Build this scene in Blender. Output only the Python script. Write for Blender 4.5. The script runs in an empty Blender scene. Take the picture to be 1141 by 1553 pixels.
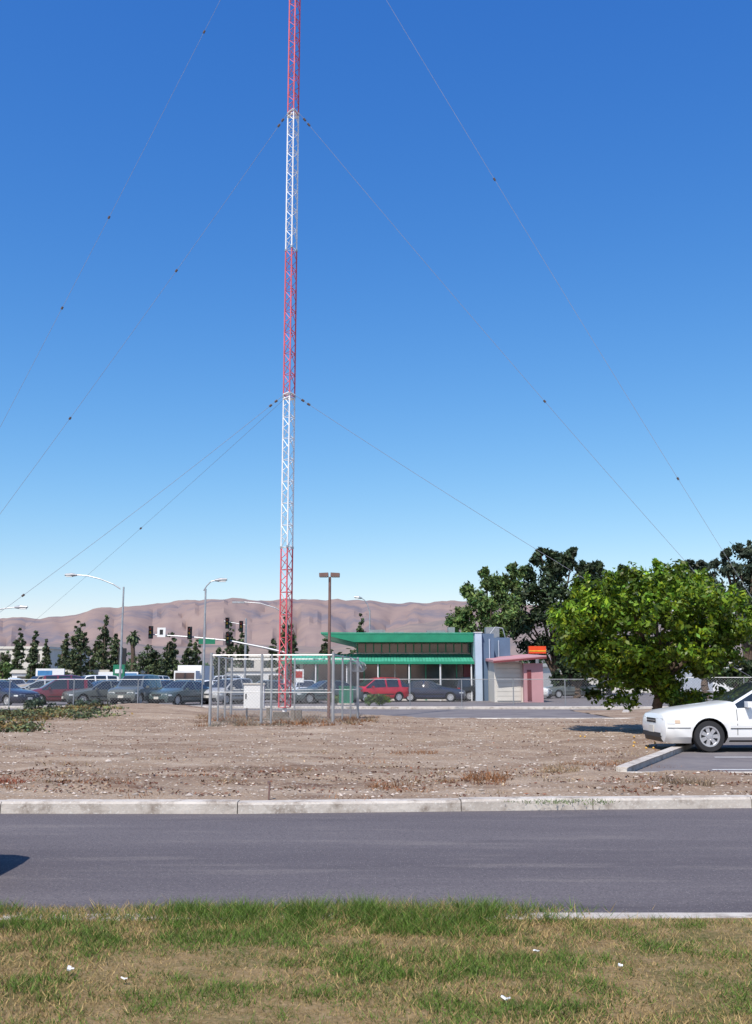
import bpy, math, random, bmesh
import numpy as np
from mathutils import Vector, noise, Matrix
random.seed(7); rng=np.random.default_rng(7)
S=bpy.context.scene
F=1524.0; H=1.6; PT=math.atan(0.1647); cp,sp=math.cos(PT),math.sin(PT)
def ray(px,py):
    u=(px-570.5)/F; v=(776.5-py)/F
    return u, cp-v*sp, sp+v*cp
def G(px,py,z=0.0):
    a,b,c=ray(px,py); k=(z-H)/c
    return (a*k,b*k)
def P(px,py,d):
    a,b,c=ray(px,py); k=d/b
    return (a*k,d,H+c*k)
def X(px,d,py=1010): return P(px,py,d)[0]
def Z(py,d): return P(570,py,d)[2]
def nt(name):
    m=bpy.data.materials.new(name); m.use_nodes=True
    n=m.node_tree; b=n.nodes['Principled BSDF']; return m,n,b
def pm(name,col,rough=0.6,metal=0.0,var=0.12,scale=3.0,bump=0.0,bscale=40,coat=0.0,spec=0.5):
    m,n,b=nt(name)
    b.inputs['Roughness'].default_value=rough; b.inputs['Metallic'].default_value=metal
    b.inputs['Specular IOR Level'].default_value=spec
    if coat: b.inputs['Coat Weight'].default_value=coat
    tc=n.nodes.new('ShaderNodeTexCoord'); no=n.nodes.new('ShaderNodeTexNoise')
    no.inputs['Scale'].default_value=scale; no.inputs['Detail'].default_value=6
    n.links.new(tc.outputs['Object'],no.inputs['Vector'])
    r=n.nodes.new('ShaderNodeValToRGB'); n.links.new(no.outputs['Fac'],r.inputs['Fac'])
    r.color_ramp.elements[0].position=0.3; r.color_ramp.elements[1].position=0.7
    r.color_ramp.elements[0].color=[c*(1-var) for c in col[:3]]+[1]
    r.color_ramp.elements[1].color=[min(1,c*(1+var)) for c in col[:3]]+[1]
    n.links.new(r.outputs['Color'],b.inputs['Base Color'])
    if bump:
        n2=n.nodes.new('ShaderNodeTexNoise'); n2.inputs['Scale'].default_value=bscale; n2.inputs['Detail'].default_value=5
        n.links.new(tc.outputs['Object'],n2.inputs['Vector'])
        bp=n.nodes.new('ShaderNodeBump'); bp.inputs['Strength'].default_value=bump; bp.inputs['Distance'].default_value=0.02
        n.links.new(n2.outputs['Fac'],bp.inputs['Height']); n.links.new(bp.outputs['Normal'],b.inputs['Normal'])
    return m
def layered(name,cols,scales,bump=0.5,rough=0.95,vor=0,stretch=None,speck=None):
    m,n,b=nt(name); b.inputs['Roughness'].default_value=rough; b.inputs['Specular IOR Level'].default_value=0.2
    tc=n.nodes.new('ShaderNodeTexCoord'); src=tc.outputs['Object']
    def noi(s,st=None):
        no=n.nodes.new('ShaderNodeTexNoise'); no.inputs['Scale'].default_value=s; no.inputs['Detail'].default_value=8
        no.inputs['Roughness'].default_value=0.65
        if st:
            mp=n.nodes.new('ShaderNodeMapping'); mp.inputs['Scale'].default_value=st
            n.links.new(src,mp.inputs['Vector']); n.links.new(mp.outputs[0],no.inputs['Vector'])
        else: n.links.new(src,no.inputs['Vector'])
        return no.outputs['Fac']
    def ramp(f,a,bb,c0,c1):
        r=n.nodes.new('ShaderNodeValToRGB'); n.links.new(f,r.inputs['Fac'])
        r.color_ramp.elements[0].position=a; r.color_ramp.elements[1].position=bb
        r.color_ramp.elements[0].color=list(c0)+[1]; r.color_ramp.elements[1].color=list(c1)+[1]
        return r.outputs['Color']
    cur=ramp(noi(scales[0],stretch),.35,.65,*cols[0])
    for (c,s,a,bb) in cols[1:]:
        f=ramp(noi(s,stretch if s<5 else None),a,bb,(0,0,0),(1,1,1))
        mx=n.nodes.new('ShaderNodeMix'); mx.data_type='RGBA'
        n.links.new(f,mx.inputs[0]); n.links.new(cur,mx.inputs[6]); mx.inputs[7].default_value=list(c)+[1]
        cur=mx.outputs[2]
    if vor:
        vo=n.nodes.new('ShaderNodeTexVoronoi'); vo.inputs['Scale'].default_value=vor; n.links.new(src,vo.inputs['Vector'])
        f=ramp(vo.outputs['Distance'],.12,.3,(1,1,1),(0,0,0))
        gt=n.nodes.new('ShaderNodeSeparateColor'); n.links.new(vo.outputs['Color'],gt.inputs[0])
        th=n.nodes.new('ShaderNodeMath'); th.operation='GREATER_THAN'; th.inputs[1].default_value=.7; n.links.new(gt.outputs[0],th.inputs[0])
        mu=n.nodes.new('ShaderNodeMath'); mu.operation='MULTIPLY'; n.links.new(th.outputs[0],mu.inputs[0]); n.links.new(f,mu.inputs[1])
        mx=n.nodes.new('ShaderNodeMix'); mx.data_type='RGBA'
        n.links.new(mu.outputs[0],mx.inputs[0]); n.links.new(cur,mx.inputs[6]); mx.inputs[7].default_value=list(speck)+[1]
        cur=mx.outputs[2]
    n.links.new(cur,b.inputs['Base Color'])
    if bump:
        bp=n.nodes.new('ShaderNodeBump'); bp.inputs['Strength'].default_value=bump; bp.inputs['Distance'].default_value=0.04
        n.links.new(noi(14),bp.inputs['Height']); n.links.new(bp.outputs['Normal'],b.inputs['Normal'])
    return m
def leafmat(name,col,trans=0.25,rough=0.55):
    m,n,b=nt(name); b.inputs['Roughness'].default_value=rough; b.inputs['Specular IOR Level'].default_value=0.3
    at=n.nodes.new('ShaderNodeAttribute'); at.attribute_name='col'
    mx=n.nodes.new('ShaderNodeMix'); mx.data_type='RGBA'; mx.blend_type='MULTIPLY'; mx.inputs[0].default_value=1
    n.links.new(at.outputs['Color'],mx.inputs[6]); mx.inputs[7].default_value=list(col)+[1]
    n.links.new(mx.outputs[2],b.inputs['Base Color'])
    t=n.nodes.new('ShaderNodeBsdfTranslucent'); n.links.new(mx.outputs[2],t.inputs['Color'])
    ms=n.nodes.new('ShaderNodeMixShader'); ms.inputs[0].default_value=trans
    n.links.new(b.outputs[0],ms.inputs[1]); n.links.new(t.outputs[0],ms.inputs[2])
    n.links.new(ms.outputs[0],n.nodes['Material Output'].inputs['Surface'])
    return m
class MB:
    def __init__(s): s.v=[]; s.f=[]; s.m=[]; s.ml=[]; s.sm=[]
    def mi(s,mat):
        if mat not in s.ml: s.ml.append(mat)
        return s.ml.index(mat)
    def add(s,vs,fs,mat,smooth=False):
        o=len(s.v); s.v+= [tuple(p) for p in vs]; i=s.mi(mat)
        for f in fs: s.f.append([o+k for k in f]); s.m.append(i); s.sm.append(smooth)
    def box(s,c,sz,mat,rz=0,rx=0,ry=0):
        M=Matrix.Translation(c)@Matrix.Rotation(rz,4,'Z')@Matrix.Rotation(ry,4,'Y')@Matrix.Rotation(rx,4,'X')
        vs=[M@Vector((sz[0]/2*a,sz[1]/2*b,sz[2]/2*c_)) for a in(-1,1) for b in(-1,1) for c_ in(-1,1)]
        s.add(vs,[(0,1,3,2),(4,6,7,5),(0,4,5,1),(2,3,7,6),(0,2,6,4),(1,5,7,3)],mat)
    def bx(s,x0,x1,y0,y1,z0,z1,mat): s.box(((x0+x1)/2,(y0+y1)/2,(z0+z1)/2),(abs(x1-x0),abs(y1-y0),abs(z1-z0)),mat)
    def tube(s,p0,p1,r0,r1,mat,n=8,cap=True):
        p0=Vector(p0);p1=Vector(p1); d=(p1-p0)
        if d.length<1e-6: return
        q=d.to_track_quat('Z','Y'); vs=[]
        for p,r in((p0,r0),(p1,r1)):
            for i in range(n):
                a=2*math.pi*i/n; vs.append(p+q@Vector((r*math.cos(a),r*math.sin(a),0)))
        fs=[(i,(i+1)%n,n+(i+1)%n,n+i) for i in range(n)]
        if cap: fs+= [tuple(range(n-1,-1,-1)),tuple(range(n,2*n))]
        s.add(vs,fs,mat,n>5)
    def path(s,pts,r0,r1,mat,n=8):
        k=len(pts)-1
        for i in range(k):
            a=r0+(r1-r0)*i/k; b=r0+(r1-r0)*(i+1)/k; s.tube(pts[i],pts[i+1],a,b,mat,n)
    def poly(s,pts,mat): s.add(pts,[tuple(range(len(pts)))],mat)
    def lathe(s,prof,mat,M,n=24):
        vs=[];fs=[];k=len(prof)
        for i in range(n):
            a=2*math.pi*i/n
            for (r,h) in prof: vs.append(M@Vector((r*math.cos(a),r*math.sin(a),h)))
        for i in range(n):
            j=(i+1)%n
            for q in range(k-1): fs.append((i*k+q,j*k+q,j*k+q+1,i*k+q+1))
        s.add(vs,fs,mat,True)
    def obj(s,name,parent=None,loc=None,rz=0):
        me=bpy.data.meshes.new(name); me.from_pydata(s.v,[],s.f)
        for m in s.ml: me.materials.append(m)
        me.polygons.foreach_set('material_index',s.m); me.polygons.foreach_set('use_smooth',s.sm)
        me.update()
        try: me.set_sharp_from_angle(angle=math.radians(38))
        except Exception: pass
        o=bpy.data.objects.new(name,me); S.collection.objects.link(o)
        if parent: o.parent=parent
        if loc: o.location=loc
        o.rotation_euler[2]=rz
        return o
def npmesh(name,verts,k,mat,cols=None,parent=None):
    n=len(verts)//k; me=bpy.data.meshes.new(name)
    me.vertices.add(len(verts)); me.vertices.foreach_set('co',verts.astype(np.float32).ravel())
    me.loops.add(n*k); me.loops.foreach_set('vertex_index',np.arange(n*k,dtype=np.int32))
    me.polygons.add(n); me.polygons.foreach_set('loop_start',np.arange(0,n*k,k,dtype=np.int32))
    try: me.polygons.foreach_set('loop_total',np.full(n,k,dtype=np.int32))
    except Exception: pass
    me.materials.append(mat)
    if cols is not None:
        a=me.color_attributes.new('col','FLOAT_COLOR','POINT')
        c=np.ones((len(verts),4),dtype=np.float32); c[:,:3]=np.repeat(cols,k,axis=0); a.data.foreach_set('color',c.ravel())
    me.update(calc_edges=True); me.validate()
    o=bpy.data.objects.new(name,me); S.collection.objects.link(o)
    if parent: o.parent=parent
    return o
def empty(name,loc=(0,0,0)):
    e=bpy.data.objects.new(name,None); S.collection.objects.link(e); e.empty_display_size=.3; e.location=loc; return e
def leaves(blobs,per,size,shell=.5,aspect=.5,up=0.3,jit=.25,colfn=None,fuzz=.18):
    B=np.array(blobs,dtype=float); n=len(B)*per
    bi=np.repeat(np.arange(len(B)),per)
    d=rng.normal(size=(n,3)); d/=np.linalg.norm(d,axis=1)[:,None]
    r=shell+(1-shell)*rng.random(n)**.7; r*=np.abs(1+fuzz*rng.normal(size=n))
    c=B[bi,:3]+d*B[bi,3:6]*r[:,None]
    nn=d+rng.normal(size=(n,3))*.7+np.array([0,0,up]); nn/=np.linalg.norm(nn,axis=1)[:,None]
    t=np.cross(nn,rng.normal(size=(n,3))); t/=np.linalg.norm(t,axis=1)[:,None]; b=np.cross(nn,t)
    s=(size*(.6+.8*rng.random(n)))[:,None]
    q=np.stack([c-t*s, c-b*s*aspect, c+t*s, c+b*s*aspect],axis=1).reshape(-1,3)
    bb=(1+jit*rng.normal(size=len(B)))[bi]; lj=1+jit*.9*rng.normal(size=n)
    br=np.clip(bb*lj,.25,2.2); hue=rng.normal(size=n)*.12
    cols=np.stack([br*(1+hue),br,br*(1-.5*hue)],axis=1)
    if colfn is not None: cols*=colfn(c)
    return q,np.clip(cols,0,3)

M_asphalt=layered('asphalt',[((.108,.095,.103),(.162,.143,.147)),((.225,.197,.183),1.6,.55,.8),((.070,.064,.070),50,.49,.68),((.078,.069,.076),.7,.57,.72)],[.4],bump=.5,vor=60,speck=(.34,.31,.29),stretch=(.22,1.5,1))
M_asphalt2=layered('asphalt_far',[((.14,.125,.13),(.21,.19,.185)),((.23,.20,.185),3.0,.5,.8)],[.6],bump=.1)
M_conc=layered('concrete',[((.42,.37,.32),(.58,.53,.47)),((.23,.185,.15),4,.50,.70),((.62,.59,.54),30,.55,.7)],[1.6],bump=.35)
M_dirt=layered('dirt',[((.225,.150,.100),(.365,.27,.19)),((.43,.335,.25),.9,.5,.70),((.135,.072,.045),1.7,.55,.72),((.47,.39,.31),20,.55,.7),((.10,.06,.04),29,.55,.70)],[.4],bump=1.0,vor=15,speck=(.55,.48,.41),stretch=(.45,1.3,1))
M_ground=layered('open_ground',[((.22,.18,.14),(.30,.25,.20)),((.14,.13,.08),.05,.5,.6)],[.02],bump=.2)
M_thatch=layered('thatch',[((.19,.13,.055),(.30,.21,.105)),((.10,.10,.03),3,.46,.68),((.38,.27,.15),40,.5,.75)],[5],bump=.8)
M_galv=pm('galvanised_steel',(.42,.43,.44),.45,.6,.15,4)
M_galv2=pm('steel_grey',(.30,.31,.32),.5,.5,.15,4)
M_wire=pm('guy_wire_steel',(.36,.37,.42),.5,.3)
M_red=pm('faded_red_paint',(.66,.11,.13),.55,0,.2,2)
M_tw=pm('white_tower_paint',(.80,.80,.80),.5,0,.08,2)
M_black=pm('black_plastic',(.015,.015,.017),.5)
M_insul=pm('insulator_ceramic',(.10,.07,.06),.4)
M_rubber=pm('rubber',(.022,.022,.024),.8)
M_glass=pm('dark_glass',(.022,.028,.035),.06,0,.1,2,spec=.9)
M_win=pm('window_glass',(.03,.05,.055),.1,0,.5,1.2,spec=.8)
M_white=pm('white_stucco',(.74,.74,.73),.8,0,.06,1,bump=.2)
M_offw=pm('off_white_stucco',(.60,.57,.51),.85,0,.08,1)
M_shadew=pm('shaded_white_stucco',(.095,.150,.235),.8,0,.12,1)  # white wall in shade, its bluish shade painted into the base colour
M_palew=pm('pale_blue_stucco',(.42,.50,.60),.8,0,.08,1)
M_green=pm('teal_green_metal',(.012,.225,.12),.5,0,.12,1.5)
M_green2=pm('green_awning',(.06,.35,.225),.6,0,.2,2)
M_gsign=pm('green_sign',(.01,.17,.09),.5)
M_pink=pm('pink_stucco',(.48,.25,.26),.85,0,.1,1)
M_maroon=pm('maroon_trim',(.16,.03,.035),.6)
M_orange=pm('orange_sign',(.80,.07,.01),.5,0,.1,2)
M_yellow=pm('yellow_paint',(.8,.5,.03),.5)
M_brownp=pm('brown_pole',(.17,.10,.085),.6,0,.2,3)
M_bark=pm('bark',(.10,.07,.05),.95,0,.35,9,bump=.8)
M_chrome=pm('alloy',(.62,.62,.63),.3,.7,.05)
M_lamp=pm('lamp_lens',(.66,.67,.66),.12,0,.05,spec=.8)
M_amber=pm('amber_lens',(.60,.45,.32),.15)
M_tail=pm('tail_lens',(.35,.015,.012),.2)
M_blue=pm('blue_sign',(.05,.20,.42),.5,0,.2,2)
M_trans=pm('transformer_green',(.02,.17,.10),.6)
M_whitep=pm('white_line_paint',(.72,.72,.70),.7,0,.15,10)

SUN_EL=54; SUN_AZ=202
w=bpy.data.worlds.new("World"); S.world=w; w.use_nodes=True
n=w.node_tree; bg=n.nodes['Background']; sk=n.nodes.new('ShaderNodeTexSky'); sk.sky_type='NISHITA'
sk.sun_disc=False; sk.sun_elevation=math.radians(SUN_EL); sk.sun_rotation=math.radians(SUN_AZ)
sk.air_density=1.0; sk.dust_density=.5; sk.ozone_density=4.0; sk.altitude=0
se=n.nodes.new('ShaderNodeSeparateColor'); cb=n.nodes.new('ShaderNodeCombineColor'); n.links.new(sk.outputs[0],se.inputs[0])
for i,(g,a) in enumerate(((1.70,2.9),(1.13,1.60),(.60,1.26))):
    m1=n.nodes.new('ShaderNodeMath'); m1.operation='MULTIPLY'; m1.inputs[1].default_value=.1; n.links.new(se.outputs[i],m1.inputs[0])
    m2=n.nodes.new('ShaderNodeMath'); m2.operation='POWER'; m2.inputs[1].default_value=g; n.links.new(m1.outputs[0],m2.inputs[0])
    m3=n.nodes.new('ShaderNodeMath'); m3.operation='MULTIPLY'; m3.inputs[1].default_value=a*10; n.links.new(m2.outputs[0],m3.inputs[0]); n.links.new(m3.outputs[0],cb.inputs[i])
n.links.new(cb.outputs[0],bg.inputs[0]); bg.inputs[1].default_value=.10
sd=Vector((math.sin(math.radians(SUN_AZ))*math.cos(math.radians(SUN_EL)),math.cos(math.radians(SUN_AZ))*math.cos(math.radians(SUN_EL)),math.sin(math.radians(SUN_EL))))
L=bpy.data.lights.new('sun','SUN'); L.energy=5.0; L.angle=math.radians(.5); L.color=(1,.94,.86)
lo=bpy.data.objects.new('sun',L); S.collection.objects.link(lo); lo.rotation_euler=sd.to_track_quat('Z','Y').to_euler(); lo.location=(0,-20,40)
cam=bpy.data.cameras.new('camera'); co=bpy.data.objects.new('camera',cam); S.collection.objects.link(co); S.camera=co
cam.sensor_fit='VERTICAL'; cam.sensor_height=24; cam.lens=24*F/1553; cam.clip_end=30000; cam.clip_start=.05
co.location=(0,0,H); co.rotation_euler=(math.pi/2+PT,0,0)
S.view_settings.view_transform='Standard'; S.view_settings.look='None'; S.view_settings.exposure=0

b=MB(); b.poly([(-9000,-300,-.02),(9000,-300,-.02),(9000,12000,-.02),(-9000,12000,-.02)],M_ground); b.obj('ground')
b=MB(); b.poly([(-150,6.2,.004),(150,6.2,.004),(150,14.5,.004),(-150,14.5,.004)],M_asphalt); b.obj('road')
b=MB(); b.poly([(-120,37,.0),(120,37,.0),(120,140,.0),(-120,140,.0)],M_asphalt2); b.obj('parking_lot')
KP=[G(0,1234.5),G(360,1235),G(700,1231),G(900,1228.5),G(1141,1226)]
KP=[(-60,12.5)]+KP+[(60,15.0)]
kx=[p[0] for p in KP]; ky=[p[1] for p in KP]
def kyf(x): return float(np.interp(x,kx,ky))
def kerb(mb,pts,w,h,seg,z0,mat,gap=.012):
    for i in range(len(pts)-1):
        a=Vector((*pts[i],0)); c=Vector((*pts[i+1],0)); d=c-a; Lh=d.length; d/=Lh; nrm=Vector((-d.y,d.x,0))
        k=max(1,round(Lh/seg)) 
        for j in range(k):
            s0=Lh*j/k+(gap/2); s1=Lh*(j+1)/k-(gap/2)
            jz=random.uniform(-.006,.006)
            p0=a+d*s0; p1=a+d*s1; bv=.025; z0j=z0+jz
            prof=[(0,z0j-.05),(0.01,z0j+h-bv),(0.035,z0j+h),(w,z0j+h+.004),(w,z0j-.05)]
            vs=[p0+nrm*o+Vector((0,0,zz)) for o,zz in prof]+[p1+nrm*o+Vector((0,0,zz)) for o,zz in prof]
            nn=len(prof); fs=[(q,q+nn,q+nn+1,q+1) for q in range(nn-1)]+[tuple(range(nn)),tuple(range(2*nn-1,nn-1,-1))]
            mb.add(vs,fs,mat)
b=MB(); kerb(b,KP,.22,.135,2.75,0,M_conc); b.obj('kerb')
def back(x):
    t=min(1,max(0,(x+2.5)/4)); return 46*(1-t)+38.3*t
PC=G(950,1172,.14); PC2=G(1027,1141,.14)
def inpad(x,y):
    if y<PC[1]-.1 or y>25.5: return False
    xl=PC[0]+(PC2[0]-PC[0])*(y-PC[1])/(PC2[1]-PC[1])
    return x>xl-.1
def lotz(x,y):
    if inpad(x,y): return .07
    k=kyf(x)+.2; t=(y-k)
    e=min(1,max(0,t/.6))
    z=.125+e*(.06*noise.noise((x*.35,y*.35,0))+.045*noise.noise((x*1.1,y*1.1,3))+.028*noise.noise((x*3.3,y*3.3,7))+.03)
    z+=.42*math.exp(-((x+9.2)/3.2)**2-((y-40)/4)**2)+.12*math.exp(-((x+2)/4)**2-((y-30)/5)**2)
    bk=back(x)-y
    if bk<1.5: z*=max(0,bk/1.5)
    return z
ny=260; xs=np.concatenate([np.linspace(-42,-14,60,endpoint=False),np.linspace(-14,16,300,endpoint=False),np.linspace(16,46,60)]); nx=len(xs)
vs=[];fs=[]
for i,x in enumerate(xs):
    k=kyf(x)+.2; bb=back(x)
    for j in range(ny):
        s=(j/(ny-1))**1.35; y=k+(bb-k)*s; vs.append((x,y,lotz(x,y)))
for i in range(nx-1):
    for j in range(ny-1): fs.append((i*ny+j,(i+1)*ny+j,(i+1)*ny+j+1,i*ny+j+1))
b=MB(); b.add(vs,fs,M_dirt,True); lot=b.obj('dirt_lot')
b=MB() 
y1=25.3; xl1=PC[0]+(PC2[0]-PC[0])*(y1-PC[1])/(PC2[1]-PC[1])
b.poly([(PC[0],PC[1],.115),(60,PC[1],.115),(60,y1,.115),(xl1,y1,.115)],M_asphalt2)
for k in range(6):
    x=PC[0]+1.6; y=PC[1]+.75+k*2.6
    if y<25: b.poly([(x+k*.9,y,.119),(x+5+k*.9,y,.119),(x+5+k*.9,y+.1,.119),(x+k*.9,y+.1,.119)],M_whitep)
b.obj('parking_pad')
b=MB(); kerb(b,[(xl1,y1),(PC[0],PC[1])],-.16,.12,2.4,.10,M_conc); kerb(b,[(PC[0]-.1,PC[1]-.08),(60,PC[1]-.08)],.12,.07,2.4,.08,M_conc)
b.obj('parking_kerb')
b=MB()
kerb(b,[(2.0,38.3)]+[(60,38.3)],.2,.10,3,0,M_conc)
kerb(b,[(-70,53.2),(-8,53.6),(1.0,52.3),(60,52.0)],.9,.12,4,0,M_conc)
kerb(b,[(11,44.5),(11.8,47.5)],.3,.12,4,0,M_conc)
b.obj('far_kerb')
b=MB(); b.poly([(-70,54.6,.03),(60,53,.03),(60,56.8,.03),(-70,56.8,.03)],M_dirt); b.obj('dirt_verge')
vs=[];fs=[]
for i in range(30):
    for j in range(12):
        x=9.5+i*1.2; y=40.5+j*.9; vs.append((x,y,.02+.25*math.sin(math.pi*j/11)*min(1,i/4)+.05*noise.noise((x,y,0))))
for i in range(29):
    for j in range(11): fs.append((i*12+j,(i+1)*12+j,(i+1)*12+j+1,i*12+j+1))
b=MB(); b.add(vs,fs,M_dirt,True); b.obj('dirt_island')
b=MB(); vs=[];fs=[]
gx=np.linspace(-14,14,140); gy=np.linspace(-3,6.66,60)
for x in gx:
    for y in gy: vs.append((x,y,.1+.02*noise.noise((x*.8,y*.8,2))))
for i in range(139):
    for j in range(59): fs.append((i*60+j,(i+1)*60+j,(i+1)*60+j+1,i*60+j+1))
b.add(vs,fs,M_thatch,True); b.obj('lawn')
b=MB(); kerb(b,[(30,6.84),(.98,6.84)],.19,.112,2.75,0,M_conc); kerb(b,[(.98,6.84),(-30,6.84)],.19,.095,2.75,0,M_conc); b.obj('near_kerb')
# grass
N=420000
gx=rng.uniform(-6,6,N); gy=6.95-(rng.random(N)**1.1)*3.9
LX=np.linspace(-6.2,6.2,300); LY=np.linspace(2.8,7.2,140)
T=np.array([[.85*noise.fractal((a*1.3+5,bb*1.9,5),.6,2,6)+.4*noise.noise((a*5,bb*6,3))+.35*noise.noise((a*13,bb*13,8)) for bb in LY] for a in LX])
ix=np.clip(((gx+6.2)/12.4*299).astype(int),0,299); iy=np.clip(((gy-2.8)/4.4*139).astype(int),0,139)
pt=T[ix,iy]
pt=pt+.36*np.exp(-((gx+.1)/1.6)**2-((gy-6.6)/.5)**2)+.22*np.exp(-((gx-1.3)/1.2)**2-((gy-5.7)/.35)**2)+.22*np.exp(-((gx+1.2)/.8)**2-((gy-5.1)/.35)**2)-.32*np.clip((gx-1.2)/1.,0,1)*(gy>6.1)-.11*(gx<-1.3)-.03
green=np.clip(.45+pt*1.25,0,1)
edge=(gy>6.6)
keep=rng.random(N)<(.46+.54*green)
keep&=~(edge&(gx>.95+.3*rng.normal(size=N)))
gx,gy,green=gx[keep],gy[keep],green[keep]; N=len(gx)
hgt=(.014+.036*green*rng.random(N)+.016*rng.random(N)); hgt*=1+1.0*np.exp(-((gx-.1)/1.6)**2-((gy-6.7)/.35)**2)+.4*(gy>6.6)
ang=rng.uniform(0,2*math.pi,N); wd=.0018+.0020*rng.random(N)
lean=rng.normal(size=(N,2))*hgt[:,None]*.8
base=np.stack([gx,gy,np.full(N,.095)],axis=1)
dv=np.stack([np.cos(ang)*wd,np.sin(ang)*wd,np.zeros(N)],axis=1)
tip=base+np.stack([lean[:,0],lean[:,1],hgt],axis=1)
V=np.stack([base-dv,base+dv,tip],axis=1).reshape(-1,3)
dry=rng.random(N)>(.11+.84*green)
cg=np.array([.118,.190,.030]); cd=np.array([.42,.295,.125])
C=np.where(dry[:,None],cd,cg)*(1+.32*rng.normal(size=(N,1))); C=np.clip(C,.01,.7)
M_grass=leafmat('grass_blades',(1,1,1),.3,.6)
npmesh('grass',V,3,M_grass,C)
b=MB()
for (px,py,s) in [(105,1470,.018),(765,1515,.018),(812,1443,.014),(940,1465,.012),(187,1485,.014)]:
    x,y=G(px,py,.13); b.box((x,y,.135),(s,s*1.6,s*.5),M_white,rz=random.random()*3,rx=.4,ry=.3); b.box((x+s,y,.133),(s*.8,s,s*.4),M_white,rz=random.random()*3,rx=-.4)
b.obj('litter')

b=MB(); M_stone=pm('stones',(.46,.39,.33),.9,0,.4,1.2)
def scatter(n_,x0,x1,y0,y1,pw=1.5): return rng.uniform(x0,x1,n_), y0+(y1-y0)*rng.random(n_)**pw
x,y=scatter(9000,-11,14,12.9,36,1.4)
oct_=[(1,0,0),(-1,0,0),(0,1,0),(0,-1,0),(0,0,1),(0,0,-1)]
of=[(0,2,4),(2,1,4),(1,3,4),(3,0,4),(2,0,5),(1,2,5),(3,1,5),(0,3,5)]
for a,c in zip(x,y):
    if c<kyf(a)+.25 or inpad(a,c) : continue
    s=.008+.028*random.random()**3; q=Matrix.Rotation(random.random()*6,3,'Z')
    if random.random()<.008: s*=2.0
    z=lotz(a,c)
    b.add([q@Vector((p[0]*s*(1+random.random()*.6),p[1]*s,p[2]*s*.6))+Vector((a,c,z+s*.2)) for p in oct_],of,M_stone)
b.obj('stones')
n_=24000; x,y=scatter(n_,-12,15,12.9,34,1.5)
k=n_//2; y[:k]=13.2+rng.random(k)*3.2
zz=np.array([lotz(a,c) if c>kyf(a)+.22 else -1 for a,c in zip(x,y)])
okk=np.array([z>.08 for z in zz]); x,y,zz=x[okk],y[okk],zz[okk]
patch=np.array([noise.noise((a*.7,c*1.6,9))+.35*noise.noise((a*3,c*4,2)) for a,c in zip(x,y)])>.02; x,y,zz=x[patch],y[patch],zz[patch]; m=len(x)
nn=rng.normal(size=(m,3))*.45+np.array([0,0,1]); nn/=np.linalg.norm(nn,axis=1)[:,None]
t=np.cross(nn,rng.normal(size=(m,3))); t/=np.linalg.norm(t,axis=1)[:,None]; bb=np.cross(nn,t); s=(.012+.025*rng.random(m))[:,None]
c0=np.stack([x,y,zz+.014],axis=1)
C=np.where((rng.random(m)<.22)[:,None],np.array([.40,.29,.19]),np.array([.17,.075,.042]))*(1+.35*rng.normal(size=(m,1))); C=np.clip(C,.02,.6)
npmesh('leaf_litter',np.stack([c0-t*s,c0-bb*s*.5,c0+t*s,c0+bb*s*.5],axis=1).reshape(-1,3),4,leafmat('litter_leaf',(1,1,1),.1),C)
def tuft(px,py,r,h,n_,col,z=.15,wd=.006,spread=.8):
    x0,y0=G(px,py,z); z0=lotz(x0,y0)
    a=rng.uniform(0,6.28,n_); rr=r*np.sqrt(rng.random(n_))
    base=np.stack([x0+rr*np.cos(a)*1.6,y0+rr*np.sin(a),np.full(n_,z0-.01)],axis=1)
    hh=h*(.4+.6*rng.random(n_)); d=rng.normal(size=(n_,2))*spread*hh[:,None]
    tip=base+np.stack([d[:,0],d[:,1],hh],axis=1); aa=rng.uniform(0,6.28,n_)
    dv=np.stack([np.cos(aa),np.sin(aa),np.zeros(n_)],axis=1)*wd
    C=np.clip(np.array(col)*(1+.3*rng.normal(size=(n_,1))),.01,.8)
    return np.stack([base-dv,base+dv,tip],axis=1).reshape(-1,3),C
def tufts(name,lst):
    V=[];C=[]
    for l in lst:
        v,c=tuft(**l); V.append(v); C.append(c)
    npmesh(name,np.concatenate(V),3,M_grass,np.concatenate(C))
dry=(.30,.14,.06); tan=(.36,.26,.15); gr=(.13,.19,.05)
lst=[dict(px=740,py=1186,r=.22,h=.2,n_=240,col=dry),dict(px=590,py=1194,r=.2,h=.12,n_=160,col=dry),dict(px=628,py=1143,r=.3,h=.12,n_=160,col=dry),
 dict(px=12,py=1188,r=.25,h=.1,n_=200,col=(.33,.10,.05)),dict(px=850,py=1172,r=.2,h=.2,n_=150,col=tan),dict(px=715,py=1190,r=.3,h=.08,n_=200,col=dry),
 dict(px=1042,py=1190,r=.25,h=.18,n_=220,col=(.26,.19,.12)),dict(px=900,py=1160,r=.4,h=.1,n_=250,col=dry),dict(px=990,py=1160,r=.3,h=.1,n_=150,col=dry),
 dict(px=820,py=1211,r=.3,h=.04,n_=160,col=gr),dict(px=880,py=1212,r=.3,h=.04,n_=180,col=gr),dict(px=140,py=1190,r=.4,h=.06,n_=200,col=dry)]
for i in range(60):
    lst.append(dict(px=random.uniform(-100,1000),py=1115+random.random()**.7*93,r=.12+.25*random.random(),h=.04+.07*random.random(),n_=50,col=random.choice([dry,tan,tan])))
tufts('dry_weeds',lst)
lst=[]
for i in range(90):
    lst.append(dict(px=random.uniform(300,565),py=random.uniform(1088,1108),r=.18,h=.08+.18*random.random(),n_=36,col=random.choice([tan,(.26,.22,.16),(.24,.14,.08),dry]),wd=.012))
tufts('weeds',lst)
M_ice=leafmat('ice_plant',(.10,.12,.05),.15)
bl=[]
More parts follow.
